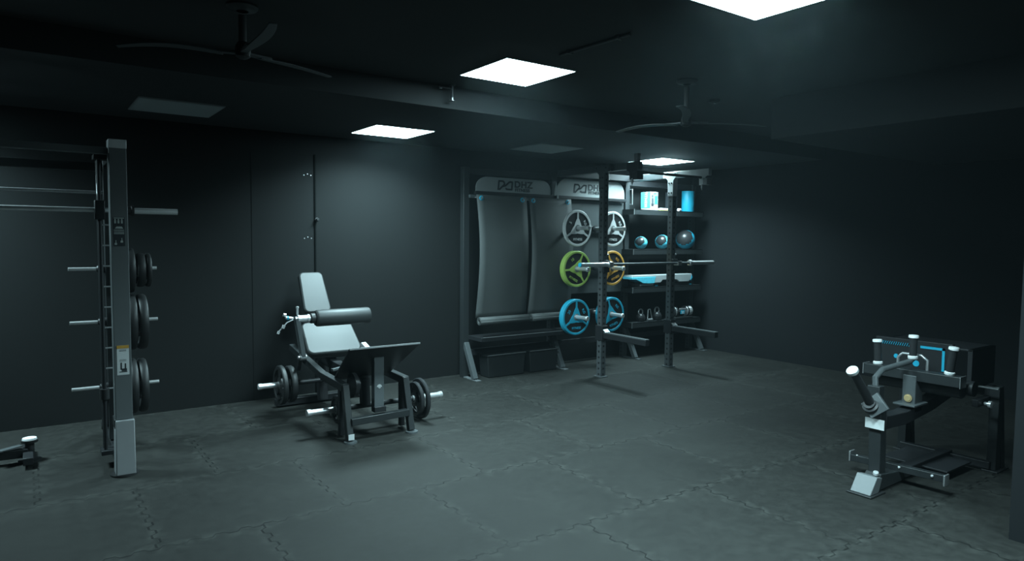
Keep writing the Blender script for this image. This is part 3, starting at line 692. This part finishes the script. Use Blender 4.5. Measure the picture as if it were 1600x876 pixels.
# ================================================================= power rack
t = thing('power_rack', 'black power rack with two perforated uprights bolted out from the storage wall', 'power rack', (6.0, 5.8, 0))
for x, nm in ((5.43, 'A'), (6.59, 'B')):
    u = thing('tmp', '', '', (0, 0, 0)); COL.objects.unlink(u); bpy.data.objects.remove(u)
    p = MB().box(-.0375, .0375, -.0375, .0375, 0, 2.36).build('upright', PERF, None, bevel=.003)
    p.parent = t; p.location = (x-6.0, 0, 0)
    MB().box(x-.055, x+.055, 5.735, 5.865, 0, .012).build('upright_foot', STEELG, t, bevel=.002)
    MB().box(x-.0375, x+.0375, 5.93 if x > 6 else 5.24, 6.612, 2.365, 2.440).build('top_beam', STEELG, t, bevel=.003)
    if x > 6:  # on this side the front of the beam and the upright's top are paler
        MB().box(x-.0375, x+.0375, 5.24, 5.93, 2.365, 2.440).build('beam_front_half', PALE, t, bevel=.003)
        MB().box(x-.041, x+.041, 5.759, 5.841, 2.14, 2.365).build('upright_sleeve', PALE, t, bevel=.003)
    # gusset plate where upright and beam meet
    for s in (-1,):
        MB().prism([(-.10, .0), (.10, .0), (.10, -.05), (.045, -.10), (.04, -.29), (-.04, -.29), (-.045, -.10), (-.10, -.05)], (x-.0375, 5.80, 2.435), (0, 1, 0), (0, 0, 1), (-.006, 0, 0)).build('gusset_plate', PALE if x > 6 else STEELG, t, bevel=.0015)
    for dy, z in ((-.075, 2.41), (.075, 2.41), (-.02, 2.30), (.02, 2.30), (-.02, 2.18), (.02, 2.18)):
        MB().lathe((x-.043, 5.80+dy, z), (-1, 0, 0), [(0, 0), (0, .011), (.007, .010), (.008, 0)], 12).build('bolt', STEELD, t)
    # pull-up end plate and drop hook
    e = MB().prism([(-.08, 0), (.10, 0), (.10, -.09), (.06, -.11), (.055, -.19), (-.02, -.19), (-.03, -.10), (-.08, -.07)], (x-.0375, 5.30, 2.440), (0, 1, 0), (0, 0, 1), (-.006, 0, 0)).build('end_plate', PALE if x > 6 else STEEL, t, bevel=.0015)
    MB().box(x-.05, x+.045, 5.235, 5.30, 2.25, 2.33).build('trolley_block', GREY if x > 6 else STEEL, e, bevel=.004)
    MB().path([(x-.045, 5.31, 2.26), (x-.045, 5.31, 2.22), (x-.045, 5.31, 2.19)], [.014, .012, .004], 12).build('drop_pin', CHROMED, e)
    # spotter arms and their chrome wedges
    ar = MB().bar((x, 5.76, .49), (x, 5.08, .485), .06, .06).build('spotter_arm', STEELD, t, bevel=.003)
    MB().bar((x, 5.74, .525), (x, 5.08, .520), .062, .010).build('arm_liner', STEELG, ar)
    MB().bar((x, 5.80, .60), (x, 5.70, .53), .07, .012).build('arm_wedge', CHROMED, ar)
    MB().box(x-.045, x+.045, 5.74, 5.86, .43, .60).build('arm_bracket', STEELD, ar, bevel=.003)
    # j-cup
    j = MB().box(x-.045, x+.045, 5.73, 5.765, 1.22, 1.36).build('bar_cup', STEELD, t, bevel=.004)
    MB().prism([(0, 0), (-.085, 0), (-.085, .055), (-.075, .055), (-.07, .014), (0, .014)], (x-.03, 5.735, 1.285), (0, 1, 0), (0, 0, 1), (.06, 0, 0)).build('cup_lip', CHROMED, j, bevel=.002)
    MB().cyl((x+.045, 5.80, 1.42), (x+.085, 5.80, 1.42), .012, 14).build('pin', CHROMED, t)
MB().box(5.4675, 6.5525, 6.50, 6.575, 2.365, 2.44).build('cross_beam', STEELD, t, bevel=.003)
MB().cyl((5.47, 5.33, 2.34), (6.55, 5.33, 2.34), .015, 18).build('pull_up_bar', STEELD, t)
MB().box(5.405, 5.455, 5.26, 5.31, 2.44, 2.53).build('beam_stub', GREY, t, bevel=.003)
MB().box(5.33, 5.38, 5.60, 5.62, 2.36, 2.44).build('beam_tab', STEEL, t, bevel=.002)

# barbell on the cups
by, bz = 5.69, 1.313
t = thing('barbell', 'long chrome barbell with a blue end cap resting across the power rack', 'barbell', (6.1, by, bz))
MB().cyl((5.46, by, bz), (6.80, by, bz), .014, 20).build('shaft', STEELG, t)
for s, x0, x1 in ((-1, 5.46, 4.99), (1, 6.80, 7.27)):
    sl = MB().cyl((x0+s*.03, by, bz), (x1, by, bz), .0245, 26).build('sleeve', CHROME, t)
    MB().lathe((x0-s*.0, by, bz), (s, 0, 0), [(0, 0), (0, .034), (.012, .038), (.03, .038), (.032, .026), (.032, 0)], 28).build('collar', CHROME, sl)
MB().lathe((4.992, by, bz), (-1, 0, 0), [(0, 0), (0, .026), (.012, .025), (.014, 0)], 24).build('end_cap', CYAN, t)

# ================================================================= things on the shelves
ys = 6.47
t = thing('product_box', 'upright cyan and photo-printed carton on the top shelf', 'box', (6.93, 6.52, 2.0))
MB().box(6.90, 7.045, 6.455, 6.63, 2.001, 2.245).build('carton', WHITE, t, bevel=.002)
MB().box(6.897, 6.9005, 6.456, 6.628, 2.03, 2.244).build('cyan_panel', CYANL, t, smooth=False)
MB().box(6.903, 7.042, 6.4546, 6.4552, 2.07, 2.243).build('printed_photo', mat('print_grey', (.12, .14, .15), .6, noise=.6, nscale=40), t, smooth=False)
MB().box(6.925, 6.950, 6.4525, 6.4555, 2.06, 2.16).box(6.912, 6.965, 6.4535, 6.4555, 2.05, 2.085).box(6.925, 6.945, 6.4535, 6.4555, 2.175, 2.20).build('printed_figure', INK, t, smooth=False)
MB().box(6.985, 7.03, 6.4535, 6.4555, 2.085, 2.19).box(6.965, 7.0, 6.4535, 6.4555, 2.215, 2.23).build('printed_shirt', CYAN, t, smooth=False)
text('side_lettering', 'FITNESS', .06, (6.8965, 6.54, 2.14), (PI/2, PI/2, -PI/2), WHITE, t)
t = thing('booklet_stack', 'flat stack with a yellow, green and cyan edge beside the carton on the top shelf', 'booklets', (7.2, 6.52, 2.0))
for i, (m_, dx) in enumerate(((mat('pale_yellow_print', (.62, .62, .22), .6, noise=.1, nscale=50), 0), (LABEL, .01))):
    MB().box(7.09+dx, 7.30, 6.45, 6.62, 2.001+.016*i, 2.016+.016*i).build('booklet', m_, t, bevel=.002)
MB().box(7.25, 7.30, 6.4485, 6.452, 2.003, 2.03).build('cyan_edge', CYANL, t, smooth=False)
t = thing('ankle_strap', 'small pink and white strap lying by the cyan roller on the top shelf', 'strap', (7.47, 6.5, 2.0))
MB().lathe((7.43, 6.50, 2.025), (0, 1, 0), [(0, .013), (0, .024), (.05, .024), (.05, .013)], 20, closed=True).build('band', PINK, t)
MB().lathe((7.49, 6.48, 2.023), (1, .2, 0), [(0, .010), (0, .021), (.05, .021), (.05, .010)], 20, closed=True).build('cuff', WHITE, t)
t = thing('foam_roller', 'tall cyan foam roller standing on the top shelf', 'foam roller', (7.76, 6.54, 2.0))
MB().lathe((7.76, 6.54, 2.001), (0, 0, 1), [(0, 0), (0, .087), (.004, .090), (.290, .090), (.295, .086), (.295, .045), (.28, .045), (.28, 0)], 40).build('roller_body', CYAN, t)
t = thing('black_carton', 'dark carton standing left of the cyan roller on the top shelf', 'box', (7.5, 6.6, 2.0))
MB().box(7.42, 7.55, 6.56, 6.66, 2.001, 2.27).build('carton', INK, t, bevel=.002)
MB().box(7.43, 7.54, 6.5585, 6.5605, 2.255, 2.262).build('carton_line', GREY, t, smooth=False)

def med_ball(x, z0, R, rz, label):
    tt = thing('medicine_ball', label, 'medicine ball', (x, 6.52, z0+R+.001), 'cyan and black balls on the second shelf')
    b = MB(); n = 32; m_ = 20
    def sph(rr, f0): 
        vs = []; fs = []
        for i in range(m_+1):
            th = PI*i/m_
            for j in range(n): vs.append((x+rr*math.sin(th)*math.cos(2*PI*j/n), 6.52+rr*math.sin(th)*math.sin(2*PI*j/n), z0+R+.001+rr*math.cos(th)))
        for i in range(m_):
            for j in range(n):
                q = (i*n+j, i*n+(j+1) % n, (i+1)*n+(j+1) % n, (i+1)*n+j); fs.append(q)
        return vs, fs
    vs, fs = sph(R, None); b.add(vs, fs); b.build('ball_core', RUBBERG, tt)
    # raised cyan band: shell patch outside a cap that faces up-left-front
    d = Vector((-.80, -.42, .40)).normalized(); c = Vector((x, 6.52, z0+R+.001))
    vs, fs = sph(R*1.012, None); keep = []
    for q in fs:
        mid = sum((Vector(vs[i]) for i in q), Vector())/4 - c
        a = mid.normalized().dot(d)
        if a < (.52 if R > .12 else .66): keep.append(q)
    bb = MB().add(vs, keep); bb.build('cyan_shell', CYANL if R < .1 else CYAN, tt)
    return tt
med_ball(6.80, SZ[1], .085, 0, 'cyan and black ball, leftmost and smallest on the second shelf')
med_ball(7.22, SZ[1], .098, 0, 'cyan and black ball partly behind the right upright of the power rack')
med_ball(7.70, SZ[1], .135, 0, 'cyan and black ball, rightmost and largest on the second shelf')

t = thing('aerobic_step', 'long pale grey aerobic step with cyan ends on the third shelf', 'aerobic step', (7.16, 6.52, SZ[2]))
z = SZ[2]+.07
MB().prism([(-.62, .0), (-.54, .0), (-.40, -.055), (-.30, -.06), (-.06, -.06), (-.02, -.025), (.26, -.025), (.32, -.06), (.52, -.06), (.60, 0), (.585, .055), (-.60, .055)], (7.17, 6.43, z+.04), (1, 0, 0), (0, 0, 1), (0, .17, 0)).build('platform', PLASTIC, t, bevel=.01)
MB().prism([(-.622, -.001), (-.54, -.002), (-.40, -.057), (-.30, -.062), (-.19, -.062), (-.16, .030), (-.615, .030)], (7.17, 6.427, z+.04), (1, 0, 0), (0, 0, 1), (0, .176, 0)).build('cyan_end', CYANL, t, bevel=.004)
MB().prism([(.575, .04), (.602, 0), (.56, -.04)], (7.17, 6.427, z+.04), (1, 0, 0), (0, 0, 1), (0, .176, 0)).build('cyan_end', CYAN, t, bevel=.002)
for x0, x1 in ((6.70, 7.08), (7.42, 7.78)):
    MB().box(x0, x1, 6.45, 6.595, SZ[2]+.001, SZ[2]+.05).build('riser', RUBBER, t, bevel=.006)
    MB().box(x1-.06, x1-.01, 6.447, 6.452, SZ[2]+.006, SZ[2]+.022).build('grip_pad', CYAN, t, smooth=False)
MB().bar((6.72, 6.447, SZ[2]+.030), (6.98, 6.447, SZ[2]+.030), .006, .022, (0, 0, 1)).build('riser_label', GREY, t)

# bottom shelf: handles, kettlebell, adjustable dumbbell
def kettlebell(x, y, z, s, label):
    tt = thing('kettlebell', label, 'kettlebell', (x, y, z))
    MB().lathe((x, y, z), (0, 0, 1), [(0, 0), (.0, .05*s), (.02*s, .075*s), (.07*s, .09*s), (.12*s, .07*s), (.145*s, .04*s), (.15*s, 0)], 32).build('bell', RUBBERG, tt)
    P = [(x+math.cos(a)*.052*s, y, z+.165*s+math.sin(a)*.06*s) for a in [math.radians(q) for q in (205, 180, 150, 120, 90, 60, 30, 0, -25)]]
    MB().path(P, .013*s, 14).build('handle', CHROMED, tt)
kettlebell(6.80, 6.50, SZ[3]+.001, .75, 'small black kettlebell with shiny handle, left on the bottom shelf')
kettlebell(7.12, 6.50, SZ[3]+.001, .8, 'black kettlebell just left of the right upright, bottom shelf')
t = thing('cable_attachment', 'shiny stirrup-shaped cable attachment leaning beside the small kettlebell on the bottom shelf', 'gym handle', (6.93, 6.48, SZ[3]))
MB().cyl((6.885, 6.45, SZ[3]+.02), (6.985, 6.46, SZ[3]+.02), .016, 16).build('grip', CHROMED, t)
MB().path([(6.885, 6.45, SZ[3]+.02), (6.915, 6.47, SZ[3]+.16), (6.955, 6.47, SZ[3]+.16), (6.985, 6.46, SZ[3]+.02)], .006, 10).build('stirrup', CHROMED, t)
t = thing('adjustable_dumbbell', 'adjustable dumbbell with chrome end plates and a cyan label on the bottom shelf', 'dumbbell', (7.62, 6.50, SZ[3]))
z = SZ[3]+.095
MB().box(7.42, 7.80, 6.43, 6.60, SZ[3]+.001, SZ[3]+.022).build('cradle', RUBBER, t, bevel=.006)
MB().cyl((7.52, 6.51, z), (7.72, 6.51, z), .016, 18).build('grip', CHROMED, t)
for x0, m_ in ((7.43, RUBBERG), (7.46, CHROMED), (7.49, RUBBERG), (7.70, CHROMED), (7.73, RUBBERG), (7.76, CHROME), (7.79, CHROMED)):
    MB().lathe((x0, 6.51, z), (1, 0, 0), [(0, 0), (0, .070), (.004, .074), (.014, .074), (.018, .070), (.018, 0)], 32).build('end_plate', m_, t)
MB().box(7.53, 7.67, 6.445, 6.46, z+.028, z+.050).build('top_bar', CHROME, t, bevel=.003)
lb = MB().box(7.56, 7.64, 6.446, 6.460, z-.035, z+.02).build('maker_label', CYAN, t, bevel=.002)
MB().box(7.575, 7.625, 6.4445, 6.4465, z-.025, z-.016).box(7.575, 7.625, 6.4445, 6.4465, z-.004, z+.005).build('label_marks', WHITE, lb, smooth=False)

# ================================================================= plate-loaded machine (right)
MY = 2.15
t = thing('row_machine', 'black plate-loaded machine with upright white-ended grips, front right', 'exercise machine', (4.9, MY, 0))
# front foot wedge and sole
MB().prism([(4.255, .012), (4.36, .012), (4.40, .10), (4.335, .115)], (0, MY-.065, 0), (1, 0, 0), (0, 0, 1), (0, .13, 0)).build('foot_wedge', GREYD, t, bevel=.004)
MB().box(4.235, 4.42, MY-.08, MY+.08, 0, .012).build('foot_sole', RUBBER, t, bevel=.004)
MB().prism([(4.34, .06), (4.42, .115), (4.70, .085), (4.72, .02), (4.38, .012)], (0, MY-.05, 0), (1, 0, 0), (0, 0, 1), (0, .10, 0)).build('base_beam', STEEL, t, bevel=.004)
MB().box(4.68, 5.48, MY-.04, MY+.04, .02, .085).build('base_beam', STEELD, t, bevel=.004)
MB().lathe((4.385, MY-.03, .12), (-.4, -.2, 1), [(0, 0), (0, .018), (.014, .016), (.016, 0)], 16).build('foot_bolt', CHROME, t)
# foot bar
fb = MB().bar((4.68, 1.83, .115), (4.66, 2.42, .10), .045, .045).build('foot_bar', STEEL, t, bevel=.003)
for y in (1.825, 2.425): MB().box(4.635, 4.70, y-.005, y+.005, .075, .145).build('bar_end', CHROMED, fb, bevel=.002)
for y in (1.90, 2.10, 2.24, 2.38): MB().lathe((4.652, y, .118), (-1, 0, .4), [(0, 0), (0, .009), (.006, .008), (.007, 0)], 10).build('bar_stud', CHROME, fb)
# post, plates, label
MB().bar((4.46, MY, .07), (4.44, MY, .53), .075, .075, (0, 1, 0)).build('post', STEEL, t, bevel=.004)
MB().box(4.392, 4.396, MY-.065, MY+.055, .405, .470).build('post_label', LABEL, t, smooth=False)
MB().prism([(-.09, 0), (0, -.075), (.085, .0), (0, .085)], (4.385, MY, .55), (0, 1, 0), (.35, 0, 1), (.02, 0, 0)).build('pivot_plate', STEELG, t, bevel=.003)
lv = MB().path([(4.385, MY+.02, .56), (4.20, MY+.045, .785)], [.030, .026], 22).build('lever_grip', RUBBERG, t)
MB().lathe((4.385, MY+.02, .55), (-.6, 0, .5), [(-.02, 0), (-.02, .05), (.01, .05), (.015, .036), (.03, .036), (.032, 0)], 26).build('lever_boss', STEELD, lv)
MB().lathe((4.205, MY+.045, .778), (-.63, .09, .77), [(0, 0), (0, .030), (.008, .036), (.026, .036), (.036, .026), (.038, .010), (.032, .009), (.032, 0)], 28).build('lever_cap', WHITE, lv)
# main beam, arching to the rear
mb = MB()
for p, q in (((4.47, .44), (4.75, .43)), ((4.74, .43), (5.15, .475)), ((5.14, .475), (5.50, .545))): mb.bar((p[0], MY, p[1]), (q[0], MY, q[1]), .085, .085)
mb.build('main_beam', STEELD, t, bevel=.005)
MB().box(4.78, 4.98, MY-.07, MY+.07, .50, .512).build('beam_gusset', STEELG, t, bevel=.002)
# rear frame
for y, x in ((1.86, 5.50), (2.46, 5.50)):
    MB().bar((x, y, .012), (x, y, .60), .075, .06, (0, 1, 0)).build('rear_leg', STEEL, t, bevel=.004)
    MB().bar((x+.09, y-.01, .012), (x+.03, y, .60), .05, .05, (0, 1, 0)).build('rear_strut', STEELD, t, bevel=.004)
    MB().box(x-.06, x+.14, y-.05, y+.05, 0, .012).build('rear_foot', RUBBER, t, bevel=.003)
MB().bar((5.50, 1.86, .565), (5.50, 2.46, .565), .06, .07).build('rear_crossbar', STEELD, t, bevel=.004)
MB().bar((5.46, 1.86, .045), (5.46, 2.46, .045), .05, .05).build('rear_floor_bar', STEELD, t, bevel=.004)
MB().bar((5.36, 1.80, .607), (5.36, 1.93, .607), .02, .008).build('rear_edge', CHROMED, t)
fo = MB().box(5.0, 5.38, 1.95, 2.38, .05, .062).build('foot_platform', STEELD, t, bevel=.002)
MB().lathe((5.03, 2.39, .062), (0, 0, 1), [(0, 0), (0, .012), (.01, .010), (.012, 0)], 12).build('platform_bolt', CHROME, fo)
# central column with ring bolt
MB().bar((4.90, MY, .45), (4.90, MY, .70), .105, .085, (0, 1, 0)).build('column', STEELG, t, bevel=.004)
MB().lathe((4.852, MY-.0, .545), (-1, 0, 0), [(0, 0), (0, .016), (.008, .016), (.008, .026), (.014, .026), (.014, .020), (.018, .018), (.018, 0)], 28).build('ring_bolt', mat('brass', (.62, .46, .24), .35, metal=.4, noise=.1, nscale=60), t)
# cross beam carrying the grips + chest rollers beneath
cb = MB().box(4.855, 4.935, 1.845, 2.465, .665, .735).build('grip_beam', STEEL, t, bevel=.004)
MB().box(4.850, 4.940, 1.842, 1.846, .662, .738).build('beam_end', CHROMED, cb, smooth=False)
MB().box(4.850, 4.940, 2.464, 2.468, .662, .738).build('beam_end', CHROMED, cb, smooth=False)
MB().lathe((4.96, 1.86, .625), (0, 1, 0), [(0, 0), (0, .035), (.01, .045), (.57, .045), (.58, .035), (.58, 0)], 28).build('pad_roll', VINYLD, t)
MB().cyl((5.02, 1.82, .645), (5.02, 2.42, .645), .05, 24).build('pad_roll', STEELD, t)
def grip(p0, p1, parent=t):
    g = MB().cyl(p0, p1, .024, 22).build('hand_grip', RUBBERG, parent)
    a = (Vector(p1)-Vector(p0)).normalized()
    for p, s in ((p0, 1), (p1, -1)):
        MB().lathe(Vector(p)-a*s*.006, a*s, [(0, 0), (0, .028), (.004, .031), (.018, .031), (.022, .025), (.022, 0)], 24).build('grip_end', WHITE, g)
    return g
grip((4.895, 2.385, .742), (4.895, 2.395, .905))
grip((4.895, 1.925, .742), (4.895, 1.905, .915))
grip((4.885, 2.15, .815), (4.885, 2.15, .965))
MB().path([(4.885, 2.15, .81), (4.86, 2.16, .79), (4.60, 2.21, .755), (4.52, 2.215, .71), (4.515, 2.20, .55)], [.018, .019, .019, .019, .019], 18).build('bent_handle', STEELG, t)
MB().box(4.48, 4.545, 2.165, 2.245, .48, .66).build('handle_socket', STEEL, t, bevel=.004)
MB().path([(4.94, 2.27, .735), (4.94, 2.27, .80), (4.94, 2.24, .83), (4.94, 2.12, .83), (4.94, 2.08, .80), (4.94, 2.08, .735)], .010, 12).build('loop_handle', CHROMED, t)
MB().lathe((5.33, MY-.28, .50), (-.2, -1, 0), [(0, 0), (0, .012), (.03, .012), (.03, .024), (.05, .024), (.052, 0)], 16).build('adjust_knob', CHROME, t)
MB().box(5.25, 5.55, MY-.27, MY-.23, .48, .53).build('knob_arm', STEELD, t, bevel=.003)

# printed board standing behind the machine
# its printed shroud is a part of the machine
MB().box(5.19, 5.23, 2.03, 2.55, .60, .895).build('shroud_board', STEELD, t, bevel=.003)['label'] = 'black board with a cyan outline print'
MB().box(5.23, 5.62, 1.92, 1.95, .61, .87).box(5.23, 5.62, 2.53, 2.55, .61, .87).box(5.23, 5.62, 1.92, 2.55, .855, .87).box(5.23, 5.62, 1.92, 2.55, .602, .612).build('shroud_housing', STEELD, t, bevel=.003)
g = MB()
xb = 5.186
def outline(y0, z0, y1, z1): g.box(xb, xb+.003, min(y0, y1), max(y0, y1), min(z0, z1), max(z0, z1))
outline(2.235, .845, 2.075, .862); outline(2.092, .862, 2.075, .70); outline(2.48, .604, 2.28, .621)
for i in range(16):
    y = 2.50-.0155*i
    g.bar((xb+.001, y, .845), (xb+.001, y-.010, .868), .003, .006, (1, 0, 0))
g.build('cyan_print', CYAN, t, smooth=False)
MB().lathe((xb+.002, 2.26, .73), (-1, 0, 0), [(0, 0), (0, .022), (.002, .022), (.002, 0)], 20).lathe((xb+.002, 2.40, .765), (-1, 0, 0), [(0, 0), (0, .016), (.002, .016), (.002, 0)], 16).build('cyan_emblem', CYAN, t)
